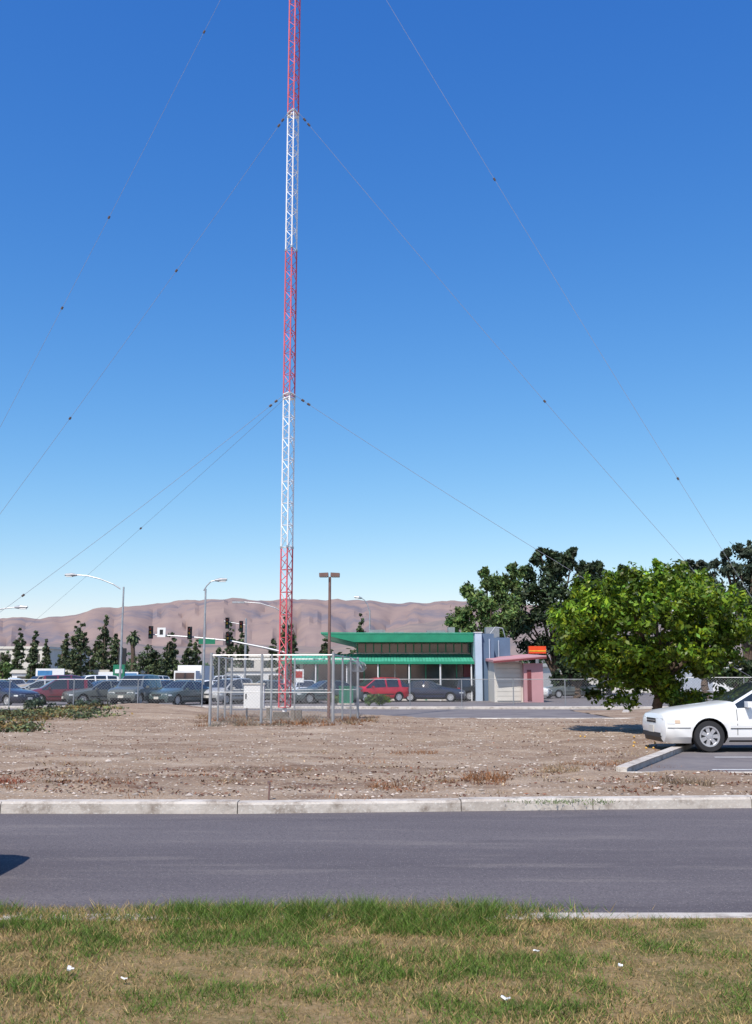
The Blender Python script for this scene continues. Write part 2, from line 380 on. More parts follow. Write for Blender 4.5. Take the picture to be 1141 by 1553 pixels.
for i in range(300):
    px=random.uniform(-250,168); y0_=1080+random.random()*(33 if px<50 else 16)
    x0,y0=G(px,y0_,.1)
    if y0>48 or noise.noise((x0*.35,y0*.35,1))<-.22: continue
    bl.append((x0,y0,.04+lotz(x0,min(y0,45)),.7,.6,.07+.09*random.random()))
q,c=leaves(bl,100,.055,.2,.6,.6,.4,lambda c:np.where((np.sin(c[:,0]*2.1)+np.sin(c[:,1]*1.3+c[:,0])+rng.normal(size=len(c))*.8>.4)[:,None],np.array([1.8,1.05,.85]),np.array([1,1,1])),fuzz=.35)
npmesh('ice_plant',q,4,M_ice,c)

# tower
TD=34.0; TX=X(433,TD); b=MB()
zs=[.62]+[Z(v,TD) for v in (830,600,378,172)]; step=zs[4]-zs[3]
while zs[-1]<48: zs.append(zs[-1]+step)
R=.225
leg=[(TX+R*math.cos(a),TD+R*math.sin(a)) for a in (math.radians(-82),math.radians(38),math.radians(158))]
for i in range(len(zs)-1):
    mat=M_red if i%2==0 else M_tw
    z0,z1=zs[i],zs[i+1]; k=round((z1-z0)/.38)
    for l in leg: b.tube((*l,z0),(*l,z1),.026,.026,mat,6)
    for j in range(k):
        a=z0+(z1-z0)*j/k; c=z0+(z1-z0)*(j+1)/k
        for q in range(3):
            p,r=leg[q],leg[(q+1)%3]
            if j%2: p,r=r,p
            b.tube((*p,a),(*r,c),.013,.013,mat,4,False)
            if j%2==0: b.tube((*p,a),(*r,a),.011,.011,mat,4,False)
    for l in leg: b.tube((*l,z1-.04),(*l,z1+.04),.042,.042,M_galv,8)
b.tube((TX,TD,.0),(TX,TD,.35),.3,.28,M_conc,12); b.tube((TX,TD,.35),(TX,TD,.6),.09,.07,M_tw,12)
b.poly([(*l,.62) for l in leg],M_galv)
levels=[zs[2],zs[4],zs[4]+2*step]
LA=(*G(-235,1098),.1); RA=(*G(1258,1098),.1); TA=(*G(-90,1062),.1)
for zl in levels:
    for q in range(3):
        p,r=leg[q],leg[(q+1)%3]; b.tube((*p,zl+.06),(*r,zl+.06),.035,.035,M_tw,6); b.tube((*p,zl-.10),(*r,zl-.10),.03,.03,M_tw,6)
b.obj('radio_tower')
b=MB()
def wire(a,c,ins,first=True,r=.0068,sag=.25):
    a=Vector(a);c=Vector(c); pts=[]
    for i in range(25):
        t=i/24; p=a.lerp(c,t); p.z-=sag*4*t*(1-t); pts.append(p)
    b.path(pts,r,r,M_wire,4)
    def blob(t,s):
        p=a.lerp(c,t); p.z-=sag*4*t*(1-t); d=(c-a).normalized(); b.tube(p-d*s*1.3,p+d*s*1.3,s,s,M_insul,8)
    for t in ins: blob(t,.040)
    if first:
        L_=(c-a).length
        for k in range(2): blob((.30+k*.24)/L_,.042)
def tfor(a,c,px):
    lo_,hi=0,1
    for _ in range(40):
        m=(lo_+hi)/2; p=Vector(a).lerp(Vector(c),m); ax=p.y*cp+(p.z-H)*sp; u=570.5+F*p.x/ax
        if (u>px)==(a[0]<c[0]): hi=m
        else: lo_=m
    return m
for zl,lp,rp in ((levels[0],[36],[]),(levels[1],[268,107],[826]),(levels[2],[310,166,95],[750,1028])):
    aL=(TX-.22,TD,zl); aR=(TX+.22,TD,zl)
    wire(aL,LA,[tfor(aL,LA,v) for v in lp]); wire(aR,RA,[tfor(aR,RA,v) for v in rp])
aL=(TX-.12,TD+.2,levels[0]); wire(aL,TA,[tfor(aL,TA,214)],False)
for A in (LA,RA,TA): b.box((A[0],A[1],.12),(.6,.6,.4),M_conc)
b.obj('guy_wires')

def chain(b,p,q,z0,z1,sp_=.07,wr=.0035,mat=None):
    p=Vector(p);q=Vector(q); d=q-p; Lh=d.length; d/=Lh; h=z1-z0
    k=int((Lh+h)/sp_)
    for sgn in(1,-1):
        for i in range(k):
            s0=i*sp_-h; a0=max(0,s0); t0=(a0-s0); a1=min(Lh,s0+h); t1=a1-s0
            if a1<=a0: continue
            if sgn>0: A=p+d*a0+Vector((0,0,z0+t0)); B=p+d*a1+Vector((0,0,z0+t1))
            else: A=p+d*a0+Vector((0,0,z1-t0)); B=p+d*a1+Vector((0,0,z1-t1))
            pr=(B-A).normalized().cross(Vector((-d.y,d.x,0)))*wr
            b.add([A-pr,A+pr,B+pr,B-pr],[(0,1,2,3)],mat)
def fence(name,pts,h,post=3.0,sp_=.07,wr=.0035,pr=.03,z0=0,extra=None,rail=True,pm_=None):
    b=MB(); pm_=pm_ or M_galv
    for i in range(len(pts)-1):
        a=Vector((*pts[i],z0)); c=Vector((*pts[i+1],z0)); Lh=(c-a).length; k=max(1,round(Lh/post))
        for j in range(k+1):
            p=a.lerp(c,j/k); b.tube(p,p+Vector((0,0,h+.03)),pr,pr,pm_,8)
        if rail: b.tube(a+Vector((0,0,h)),c+Vector((0,0,h)),pr*.65,pr*.65,pm_,6)
        chain(b,(a.x,a.y,0),(c.x,c.y,0),z0+.04,z0+h,sp_,wr,M_galv2)
    if extra: extra(b)
    return b.obj(name)
ez=.12
FL=G(318,1105,ez);FR=G(505,1106,ez);BR=(X(543,36.6),36.6);BL=(X(352,36.6),36.6)
def ex(b):
    for (p,q) in ((FL,FR),(BR,BL)):
        b.tube((*p,ez+1.05),(*q,ez+1.05),.012,.012,M_galv2,6)
    for p in (FL,FR,BR,BL): b.tube((*p,0),(*p,2.32),.045,.045,M_galv,10)
    g=Vector((*FL,0)).lerp(Vector((*FR,0)),.42); b.tube(g,g+Vector((0,0,2.28)),.04,.04,M_galv,8)
    pts=[]
    for i in range(170):
        t=i/169; a=t*2*math.pi*11; p=Vector((*FR,0)).lerp(Vector((*BR,0)),.55+.5*t)
        pts.append((p.x+.17*math.cos(a)+.1+.02*math.sin(a*3.1),p.y+.1,1.98+.18*math.sin(a)))
    b.path(pts,.009,.009,M_galv2,3)
fence('chain_link_enclosure',[FL,FR,BR,BL,FL],2.13,post=2.0,sp_=.10,wr=.0026,z0=ez,extra=ex)
fence('chain_link_fence',[(-34,50.5),(-8.6,50.5)],1.5,post=3,sp_=.15,wr=.003,pr=.03,pm_=M_galv2)
fence('chain_link_fence',[(-1,57.2),(13.5,57.2)],1.5,post=3.1,sp_=.15,wr=.003,pr=.03,pm_=M_galv2)
fence('chain_link_fence',[(13.6,57.0),(32,50)],1.6,post=3.1,sp_=.15,wr=.003,pr=.03,pm_=M_galv2)
b=MB(); d=32.8; x0,x1=X(370,d,1055),X(400,d,1055)
b.bx(x0,x1,d,d+.35,Z(1074,d),Z(1038,d),M_white); b.bx(x0-.03,x1+.03,d-.03,d+.38,Z(1038,d),Z(1036,d),M_offw)
b.bx(x0+.05,x0+.09,d-.012,d+.001,Z(1060,d),Z(1052,d),M_black)
for x in (x0+.08,x1-.08): b.tube((x,d+.2,.1),(x,d+.2,Z(1074,d)),.03,.03,M_galv2,6)
b.obj('equipment_cabinet')
b=MB(); M_cb=pm('weathered_concrete',(.19,.165,.14),.9,0,.3,4,bump=.5)
for (p0,p1,yt,dd) in ((404,409,1074,32.3),(414,437,1080,32.9),(441,447,1077,32.2),(449,457,1077,32.2),(400,424,1090,32.0),(428,446,1088,32.5)):
    b.bx(X(p0,dd,1090),X(p1,dd,1090),dd,dd+.3,.12,Z(yt,dd),M_cb)
b.obj('concrete_footings')
b=MB(); d=33.6
b.tube((X(499.5,d),d,.1),(X(499.5,d),d,Z(875,d)),.055,.045,M_brownp,10)
for s in (-1,1): b.box((X(499,d)+s*.19,d,Z(872,d)),(.30,.34,.12),M_brownp,ry=s*.05); b.box((X(499,d)+s*.19,d,Z(872,d)-.067),(.24,.28,.012),M_lamp)
b.obj('parking_lot_light')
b=MB(); x,y=G(407,1214,.13); b.box((x,y+.1,.22),(.02,.04,.2),M_brownp,ry=.06); b.box((x-.006,y+.1,.33),(.03,.05,.03),M_brownp); b.obj('marker_post')

def mkbody(kind):
    if kind=='sedan':
        st=[(0,.30,.56,.64,.66,.58,'b'),(.05,.19,.63,.73,.80,.68,'b'),(.22,.17,.70,.80,.86,.73,'b'),(.75,.17,.77,.88,.885,.75,'b'),(1.3,.17,.84,.95,.89,.75,'b'),
            (1.5,.17,.87,.985,.89,.74,'w'),(2.22,.17,.90,1.37,.89,.58,'g'),(2.45,.17,.90,1.41,.89,.57,'g'),(2.68,.17,.90,1.415,.89,.57,'p'),(2.77,.17,.90,1.415,.89,.57,'g'),
            (3.4,.17,.91,1.385,.89,.565,'g'),(3.52,.17,.92,1.365,.89,.565,'r'),(4.05,.19,.93,1.04,.885,.68,'b'),(4.5,.21,.92,1.02,.86,.69,'b'),(4.72,.25,.86,.97,.80,.66,'b'),(4.8,.34,.62,.72,.70,.56,'b')]
        wh=(.92,3.62); wr=.315
    elif kind=='suv':
        st=[(0,.40,.68,.74,.66,.58,'b'),(.06,.28,.76,.90,.82,.72,'b'),(.25,.26,.88,1.0,.89,.76,'b'),(1.1,.26,.98,1.08,.91,.78,'b'),(1.3,.26,1.0,1.12,.91,.76,'w'),
            (1.85,.26,1.02,1.68,.92,.64,'g'),(2.3,.26,1.02,1.75,.92,.65,'g'),(2.42,.26,1.02,1.76,.92,.65,'p'),(2.52,.26,1.02,1.76,.92,.65,'g'),(3.3,.26,1.02,1.76,.92,.65,'p'),(3.42,.26,1.02,1.76,.92,.65,'g'),
            (4.15,.28,1.02,1.73,.90,.64,'p'),(4.3,.28,1.02,1.68,.89,.64,'r'),(4.5,.32,.98,1.08,.86,.74,'b'),(4.58,.38,.7,.76,.78,.66,'b')]
        wh=(.9,3.55); wr=.36
    else:
        st=[(0,.32,.54,.60,.60,.5,'b'),(.07,.22,.62,.72,.76,.62,'b'),(.3,.2,.74,.84,.84,.7,'b'),(.9,.2,.86,.98,.86,.73,'w'),(1.65,.2,.92,1.46,.87,.62,'g'),
            (2.2,.2,.93,1.54,.87,.62,'g'),(2.32,.2,.93,1.55,.87,.62,'p'),(2.42,.2,.93,1.55,.87,.62,'g'),(3.3,.2,.94,1.53,.87,.61,'p'),(3.5,.22,.94,1.49,.86,.61,'r'),(4.05,.25,.93,1.03,.83,.68,'b'),(4.15,.32,.66,.74,.74,.6,'b')]
        wh=(.82,3.3); wr=.31
    rings=[]
    for (x,zb,be,zt,w_,wt,k) in st:
        z1=zb+.13; z2=zb+(be-zb)*.62
        half=[(w_*.80,zb),(w_*.965,z1),(w_*1.0,z2),(w_*.965,be),(wt,zt-.035),(wt*.86,zt),(wt*.4,zt+.018)]
        rings.append([(x,y,z) for y,z in half]+[(x,-y,z) for y,z in half[::-1]])
    n=14; vs=[p for r in rings for p in r]; fs=[];ms=[]
    for i in range(len(st)-1):
        k=st[i][6]
        for j in range(n):
            a,b_=i*n+j,i*n+(j+1)%n
            fs.append((a,b_,b_+n,a+n))
            jj=j if j<=6 else 12-j
            m=0
            if j==13: m=2
            elif k in'g' and jj==3: m=1
            elif k in'wr':
                if jj==3: m=1
                if jj in (5,6): m=1
            ms.append(m)
    fs.append(tuple(range(n-1,-1,-1))); ms.append(0)
    fs.append(tuple((len(st)-1)*n+q for q in range(n))); ms.append(0)
    me=bpy.data.meshes.new('tmp'); me.from_pydata(vs,[],fs); me.polygons.foreach_set('material_index',ms)
    for _ in range(3): me.materials.append(M_black)
    o=bpy.data.objects.new('tmp',me); S.collection.objects.link(o)
    bm=bmesh.new(); bm.from_mesh(me); bmesh.ops.recalc_face_normals(bm,faces=bm.faces); bm.to_mesh(me); bm.free()
    c=MB()
    for wx in wh:
        for s in(1,-1): c.tube((wx,s*.58,wr),(wx,s*1.2,wr),wr+.05,wr+.05,M_black,28)
    co_=c.obj('tmpc') 
    for _ in range(2): co_.data.materials.append(M_black)
    for p in co_.data.polygons: p.material_index=2
    bm=bmesh.new(); bm.from_mesh(co_.data); bmesh.ops.recalc_face_normals(bm,faces=bm.faces); bm.to_mesh(co_.data); bm.free()
    md=o.modifiers.new('b','BOOLEAN'); md.operation='DIFFERENCE'; md.object=co_; md.solver='EXACT'
    dg=bpy.context.evaluated_depsgraph_get(); em=bpy.data.meshes.new_from_object(o.evaluated_get(dg))
    V=[tuple(v.co) for v in em.vertices]; Fc=[(tuple(p.vertices),p.material_index) for p in em.polygons]
    bpy.data.objects.remove(o); bpy.data.objects.remove(co_)
    return V,Fc,st,wh,wr
BC={}
def car(name,kind,paint,loc,rz,detail=False,sc=1.0):
    if kind not in BC: BC[kind]=mkbody(kind)
    V,Fc,st,wh,wr=BC[kind]; b=MB(); L_=st[-1][0]
    mats=[paint,M_glass,M_black]
    off=-L_/2
    for mi in range(3):
        fs=[f for f,m in Fc if m==mi]; used=sorted({i for f in fs for i in f}); mp={u:i for i,u in enumerate(used)}
        b.add([V[u] for u in used],[tuple(mp[i] for i in f) for f in fs],mats[mi],mi==0)
    sx=[s[0] for s in st]
    def W(x,z):
        zb=np.interp(x,sx,[s[1] for s in st]);be=np.interp(x,sx,[s[2] for s in st]);w_=np.interp(x,sx,[s[4] for s in st])
        return float(np.interp(z,[zb,zb+.13,zb+(be-zb)*.62,be],[w_*.8,w_*.965,w_,w_*.965]))
    def be(x): return float(np.interp(x,sx,[s[2] for s in st]))
    for wx in wh:
        for s in(1,-1):
            y=s*(W(wx,wr)-.015)
            Mx=Matrix.Translation((wx,y,wr))@Matrix.Rotation(-s*math.pi/2,4,'X')
            b.lathe([(wr*.62,-.19),(wr*.95,-.19),(wr,-.16),(wr,-.03),(wr*.94,0),(wr*.66,.0),(wr*.63,-.012)],M_rubber,Mx,28)
            b.lathe([(wr*.64,-.01),(wr*.60,-.012),(wr*.56,-.05),(wr*.2,-.055),(.0001,-.05)],M_galv2 if not detail else M_black,Mx,28)
            b.lathe([(wr*.68,-.002),(wr*.56,-.004),(wr*.54,-.03)],M_chrome,Mx,28)
            b.lathe([(wr*.24,-.03),(wr*.18,-.012),(.0001,-.01)],M_chrome,Mx,16)
            ns=7
            for k in range(ns):
                a=2*math.pi*k/ns; c=Mx@Vector((math.cos(a)*wr*.37,math.sin(a)*wr*.37,-.022)) 
                d=(Mx.to_3x3()@Vector((math.cos(a),math.sin(a),0)))
                t=Mx.to_3x3()@Vector((-math.sin(a),math.cos(a),0)); nn=Mx.to_3x3()@Vector((0,0,1))
                l=wr*.21; wd0=.03;wd1=.042
                p=[c-d*l-t*wd0,c-d*l+t*wd0,c+d*l+t*wd1,c+d*l-t*wd1]; p2=[q_-nn*.02 for q_ in p]
                b.add(p+p2,[(0,1,2,3),(0,4,5,1),(1,5,6,2),(2,6,7,3),(3,7,4,0)],M_chrome)
    for s in(1,-1):
        def strip(x0,x1,z0,z1,mat,e=.004):
            vs=[]
            for xx,zz_ in ((x0,z0),(x1,z0),(x1,z1),(x0,z1)): vs.append((xx,s*(W(xx,zz_)+e),zz_))
            b.add(vs,[(0,1,2,3)],mat)
        xd={'sedan':(1.48,2.73,3.3),'suv':(1.4,2.47,3.2),'van':(1.1,2.37,3.15)}[kind if kind in('sedan','suv') else 'van']
        for xx in xd:
            zz_=[.34]+[.34+(be(xx)-.36)*t for t in(.35,.62,1)]
            for a,c in zip(zz_[:-1],zz_[1:]): strip(xx-.006,xx+.006,a,c,M_black)
        for xx in xd[1:]:
            xh=xx-.2
            b.box((xh,s*(W(xh,be(xh)-.1)+.012),be(xh)-.1),(.15,.02,.035),paint if detail else M_black)
        xm=xd[0]+.22
        b.box((xm,s*(W(xm,be(xm))+.09),be(xm)+.07),(.10,.18,.12),paint)
        b.box((xm,s*(W(xm,be(xm))+.02),be(xm)+.02),(.08,.06,.03),M_black)
        segs=np.linspace(wh[0]+wr+.1,wh[1]-wr-.1,8)
        for a,c in zip(segs[:-1],segs[1:]): strip(a,c,.48,.53,paint if detail else M_black,.014)
        for a,c in zip(segs[:-1],segs[1:]): strip(a,c,.465,.478,M_black,.010)
        for a,c in zip(segs[:-1],segs[1:]): strip(a,c,.20,.235,M_black,.003)
        zf=st[1][2]-.02; e=.008
        for xa,xb_ in ((.07,.14),(.14,.22)): strip(xa,xb_,zf-.05,zf+.03,M_lamp,e)
        strip(.225,.33,zf-.04,zf+.025,M_amber if detail else M_lamp,e)
        for xa,xb_ in ((.08,.2),(.2,.36),(.36,.53)): strip(xa,xb_,.475,.487,M_black,e)
        b.box((.045,s*.54,zf-.0),(.06,.34,.11),M_lamp,rz=-s*.10)
        b.box((L_-.06,s*.56,be(L_-.1)-.1),(.06,.28,.15),M_tail)
        strip(L_-.28,L_-.1,be(L_-.2)-.17,be(L_-.2)-.04,M_tail,e)
    zf=st[1][2]-.02
    b.box((.02,0,zf+.0),(.05,.62,.09),M_black) 
    b.box((-.008,0,zf-.0),(.012,.56,.012),M_chrome) 
    zb=st[0][1]
    b.box((.04,0,zb+.03),(.10,1.2,.09),M_black)
    for s in(1,-1): b.box((.05,s*.52,zb+.04),(.1,.16,.05),M_lamp)
    b.box((-.012,0,zb+.14),(.012,.32,.14),M_offw); b.box((L_+.008,0,zb+.25),(.012,.32,.14),M_offw)
    b.box((L_-.0,0,zb+.05),(.08,1.3,.12),paint)
    b.v=[((p[0]+off)*sc,p[1]*sc,p[2]*sc) for p in b.v]
    return b.obj(name,loc=loc,rz=rz)
def paint(name,c): return pm(name,c,.28,.0,.02,2,coat=.6)
W_=paint('white_car_paint',(.82,.82,.80)); Rd=paint('red_car_paint',(.50,.012,.03)); Mr=paint('maroon_car_paint',(.15,.018,.03))
Nv=paint('navy_car_paint',(.02,.026,.055)); Bk=paint('black_car_paint',(.012,.013,.014)); Sv=paint('silver_car_paint',(.40,.40,.39)); Gy=paint('grey_car_paint',(.11,.125,.12))
Tn=paint('tan_car_paint',(.36,.30,.23)); Gn=paint('green_grey_car_paint',(.07,.10,.10))
yc=20.6+.9; xn=X(992,20.9,1110)+.10
car('shadow_casting_car','sedan',W_,(xn+4.8/2,yc,.119),math.radians(1.5),detail=True)
PI=math.pi
def pc(kind,pt_,px,py,deg,z=0,sc=1):
    x,y=G(px,py,0); car('shadow_casting_car',kind,pt_,(x,y+.9,z),math.radians(deg),sc=sc)
pc('sedan',Nv,-8,1071,150)
pc('sedan',Sv,52,1064,20)
pc('van',Mr,84,1069.5,25)
pc('suv',Mr,104,1063,200)
pc('suv',W_,128,1062,40)
pc('sedan',Gy,146,1069,40)
pc('suv',Gy,200,1070.5,82)
pc('sedan',Bk,238,1066,70)
pc('sedan',Gn,270,1069.5,65)
pc('sedan',W_,306,1065,30)
pc('van',Sv,345,1068,60)
pc('sedan',Gy,395,1066,10)
pc('sedan',W_,462,1066,95)
pc('sedan',Gn,492,1067,30)
pc('van',Rd,571,1065,30,sc=1.03)
pc('sedan',W_,607,1061,20)
pc('sedan',Nv,653,1064.5,171)
pc('suv',Bk,735,1063,190,sc=.93)
pc('sedan',W_,790,1060,160)
pc('sedan',Gy,868,1059,20)
for px,k,c_ in ((330,'suv',W_),(430,'sedan',Tn),(60,'suv',Tn),(20,'van',W_),(170,'sedan',Sv),(280,'sedan',Mr),(515,'sedan',Bk),(120,'van',W_),(225,'suv',W_)):
    x,y=G(px,1055.5,0); car('shadow_casting_car',k,c_,(x,y,0),math.radians(random.uniform(0,180)))
car('shadow_casting_car','sedan',Gy,(-3.25-2.4,8.25,.004),PI)  # unseen car, added left of frame only to cast a shadow on the road
b=MB(); d=78; x0,x1=X(270,d),X(306,d)
b.bx(x0,x1,d,d+6,.9,Z(1009,d),M_white); b.bx(x0+.1,x1-.1,d-1.9,d-.1,.6,2.1,M_white); b.bx(x0+.2,x1-.2,d-1.93,d-1.88,1.35,1.95,M_glass); b.bx(x0+.1,x1-.1,d-2.0,d+6,.45,.59,M_black)
for x in (x0+.15,x1-.15):
    for yy in (d-1,d+4.6): b.tube((x-.12,yy,.45),(x+.12,yy,.45),.45,.45,M_rubber,16)
b.obj('box_truck')

def lamp(px,d,ytop,armpts,r=.09):
    b=MB(); x=X(px,d); b.tube((x,d,0),(x,d,Z(ytop,d)),r,r*.6,M_galv,10); b.tube((x,d,0),(x,d,.25),r*1.8,r*1.6,M_conc,10)
    pts=[P(a,c,d) for a,c in armpts]; b.path(pts,.04,.035,M_galv,8)
    a=Vector(pts[-1]); dd=(a-Vector(pts[-2])).normalized(); dd.z*=.3
    b.tube(a-dd*.1,a+dd*.25,.06,.13,M_galv,10); b.tube(a+dd*.25,a+dd*.7,.13,.07,M_galv,10); b.box(a+dd*.42+Vector((0,0,-.1)),(.4,.2,.06),M_lamp)
    b.obj('street_lamp')
lamp(183,65,890,[(183,893),(172,886),(152,878),(132,873),(115,872)])
lamp(309,62,893,[(309,896),(314,888),(320,882),(328,880)])
lamp(561,88,925,[(561,930),(558,918),(553,910),(548,907)])
lamp(-40,62,935,[(-40,940),(-20,930),(5,923),(25,921)])
b=MB(); d=92; x=X(434,d); b.tube((x,d,0),(x,d,Z(925,d)),.16,.10,M_galv,10)
pts=[P(a,c,d) for a,c in ((434,990),(400,982),(350,972),(290,966),(226,962))]; b.path(pts,.11,.05,M_galv,8)
pts=[P(a,c,d) for a,c in ((434,932),(418,922),(395,915),(370,913))]; b.path(pts,.05,.04,M_galv,8); a=Vector(pts[-1]); b.box(a-Vector((.5,0,.03)),(1.1,.3,.16),M_galv)
def head(px,py,d,b):
    c=Vector(P(px,py,d-.35)); b.box(c,(.42,.06,1.15),M_black); b.box(c+Vector((0,-.12,0)),(.30,.2,.98),M_black)
    for k,m in ((.32,M_tail),(0,M_yellow),(-.32,M_gsign)):
        p=c+Vector((0,-.22,k)); b.tube(p,p+Vector((0,-.02,0)),.1,.1,m,12); b.tube(p+Vector((0,-.02,.06)),p+Vector((0,-.22,.09)),.13,.13,M_black,10,False)
for px,py in((229,959),(288,960),(346,968)): head(px,py,d,b)
c=P(245,959,d-.3); b.box(c,(.75,.03,.85),M_white); b.box(Vector(c)+Vector((0,-.02,.02)),(.3,.02,.45),M_black)
c=P(314,973,d-.3); b.box(c,(1.5,.04,.45),M_gsign)
b.obj('traffic_signal')
b=MB(); d=105; x=X(372,d); b.tube((x,d,0),(x,d,Z(938,d)),.13,.1,M_galv,8); head(366,950,d,b); head(345,945,d,b); b.tube(P(372,948,d),P(340,942,d),.05,.05,M_galv,6); b.obj('traffic_signal')
b=MB(); d=80; b.bx(X(172,d),X(189,d),d,d+.3,Z(1030,d),Z(1008,d),M_gsign); b.bx(X(179,d),X(190,d),d,d+.3,Z(1007,d),Z(983,d),M_black)
b.tube((X(184,d),d+.15,0),(X(184,d),d+.15,Z(984,d)),.12,.12,M_galv2,8); b.bx(X(175,d),X(186,d),d-.02,d-.003,Z(1021,d),Z(1015,d),M_white); b.obj('pylon_sign')
b=MB(); d=95; b.bx(X(55,d),X(98,d),d,d+.2,Z(1029,d),Z(1014,d),M_white); b.bx(X(58,d),X(80,d),d-.02,d-.003,Z(1026,d),Z(1017,d),M_blue)
for p in(60,92): b.tube((X(p,d),d+.1,0),(X(p,d),d+.1,Z(1029,d)),.08,.08,M_galv2,6)
b.obj('billboard_sign')
b=MB(); b.bx(X(150,d),X(210,d),d,d+.2,Z(1031,d),Z(1019,d),M_white); b.bx(X(172,d),X(208,d),d-.02,d-.003,Z(1029,d),Z(1021,d),M_blue)
for p in(155,203): b.tube((X(p,d),d+.1,0),(X(p,d),d+.1,Z(1031,d)),.08,.08,M_galv2,6)
b.obj('billboard_sign')
b=MB(); d=64; x0=X(447,d); b.bx(x0,X(461,d),d,d+.15,Z(1035,d),Z(1015,d),M_white); b.bx(x0+.08,X(461,d)-.08,d-.02,d-.003,Z(1028,d),Z(1018,d),M_tail); b.tube((x0+.3,d+.07,0),(x0+.3,d+.07,Z(1034,d)),.04,.04,M_galv,6); b.obj('shop_sign')
b=MB(); x,y=G(525,1069,0); b.bx(x-.42,x+.42,y,y+.8,.1,1.05,M_trans); b.box((x,y+.4,1.07),(.9,.86,.05),M_trans); b.bx(x-.5,x+.5,y-.08,y+.9,0,.1,M_conc); b.bx(x-.01,x+.01,y-.006,y+.002,.15,1.0,M_black); b.obj('transformer_box')

E=empty('restaurant_building'); d=72.0
def part(nm,fn):
    b=MB(); fn(b); b.obj(nm,parent=E)
zz=lambda y_:Z(y_,d)
def f(b):
    b.bx(X(455,d),X(717,d),d+.1,d+14,0,zz(1003),M_offw)
    b.bx(X(540,d),X(717,d),d+1.5,d+14,zz(1003),zz(974),M_offw)
part('walls',f)
def f(b):
    x0,x1=X(459,d),X(716,d); n_=11
    b.bx(x0,x1,d+.02,d+.098,.9,zz(1006),M_win)
    for i in range(n_+1):
        x=x0+(x1-x0)*i/n_; b.bx(x-.04,x+.04,d-.03,d+.018,0,zz(1005),M_green if i%3 else M_offw)
    b.bx(x0,x1,d-.02,d+.018,.8,.9,M_offw)
    x0,x1=X(542,d),X(716,d); b.bx(x0,x1,d+1.42,d+1.498,zz(989),zz(975),M_win)
    for i in range(15):
        x=x0+(x1-x0)*i/14; b.bx(x-.04,x+.04,d+1.36,d+1.418,zz(989),zz(975),M_green)
part('windows',f)
def f(b):
    z0,z1=zz(974),zz(961); x0,xw,x1=X(487,d),X(537,d),X(717.5,d)
    yf=d-.6
    pts=[(x0,z1-.05),(x0,z1+.08),(x1,z1),(x1,z0),(xw,z0)]
    vs=[(a,yf,c) for a,c in pts]+[(a,d+14.4,c) for a,c in pts]; n_=5
    b.add(vs,[tuple(range(n_))]+[(i,i+n_,(i+1)%n_+n_,(i+1)%n_) for i in range(n_)]+[tuple(range(2*n_-1,n_-1,-1))],M_green)
    b.bx(x0,x1,yf-.03,yf-.002,z1-.02,z1+.05,M_green2)
    for px,w_,h_ in ((560,1.2,.5),(600,.8,.35),(655,1.4,.45),(690,.5,.7)):
        x=X(px,d); b.bx(x,x+w_,d+6,d+7,z1+.0,z1+h_+.05,M_galv2)
part('roof',f)
def f(b):
    x0,x1=X(430,d),X(717,d); za,zb_=zz(991),zz(1004); k=60
    for i in range(k):
        a=x0+(x1-x0)*i/k; c=x0+(x1-x0)*(i+1)/k-.02
        b.add([(a,d+1.45,za),(c,d+1.45,za),(c,d-1.3,zb_),(a,d-1.3,zb_),(a,d+1.45,za-.06),(c,d+1.45,za-.06),(c,d-1.3,zb_-.06),(a,d-1.3,zb_-.06)],[(0,3,2,1),(4,5,6,7),(2,3,7,6),(0,1,5,4),(1,2,6,5),(0,4,7,3)],M_green2)
    b.bx(x0,x1,d-1.36,d-1.31,zb_-.16,zb_+.02,M_green)
    for i in range(7):
        x=x0+.2+(x1-x0-.4)*i/6; b.tube((x,d-1.2,0),(x,d-1.2,zb_-.08),.05,.05,M_white,8)
part('awning',f)
def f(b):
    b.bx(X(718,d),X(728,d),d-1.6,d+8,0,zz(961),M_palew)
    b.bx(X(728,d)+.003,X(747,d),d-1.2,d+8,0,zz(962),M_shadew)
    b.bx(X(747,d)+.003,X(778,d),d+1.2,d+9,0,zz(966),M_shadew)
    b.bx(X(718,d)-.05,X(728,d)+.05,d-1.65,d+8,zz(961),zz(960),M_white)
    for q in (740,760): b.tube((X(q,d),d+1.1-(2.4 if q<747 else 0),.1),(X(q,d),d+1.1-(2.4 if q<747 else 0),zz(970)),.04,.04,M_palew,6)
    b.box((X(757,d),d+4,zz(957)),(1,1,.9),M_galv2)
    b.path([(X(746,d),d+3,zz(966)),(X(760,d),d+3,zz(948)),(X(772,d),d+3,zz(950)),(X(776,d),d+3,zz(966))],.04,.04,M_galv,6)
    b.bx(X(703,d),X(715,d),d-.3,d+.0,1.2,2.6,M_maroon)
part('parapet_wall',f)
E=empty('pink_building'); d=67
def f(b):
    b.bx(X(750,d),X(793,d),d+.2,d+7,0,zz(1003),M_offw)
    b.bx(X(793,d)+.003,X(822,d),d-.4,d+7,0,zz(1006),M_pink)
part('walls',f)
def f(b):
    x0,x1,x2=X(746,d),X(793,d),X(826,d)
    b.add([(x0,d-.9,zz(1005)),(x2,d-.9,zz(998)),(x2,d+7.5,zz(992)),(x0,d+7.5,zz(998)),(x0,d-.9,zz(1001.5)),(x2,d-.9,zz(994.5)),(x2,d+7.5,zz(988)),(x0,d+7.5,zz(994))],[(0,1,2,3),(7,6,5,4),(0,4,5,1),(1,5,6,2),(2,6,7,3),(3,7,4,0)],M_pink)
    b.box(((x0+x2)/2,d-.93,zz(1001)),(x2-x0,.04,.12),M_maroon,ry=-math.atan((zz(998)-zz(1005))/(x2-x0)))
part('roof',f)
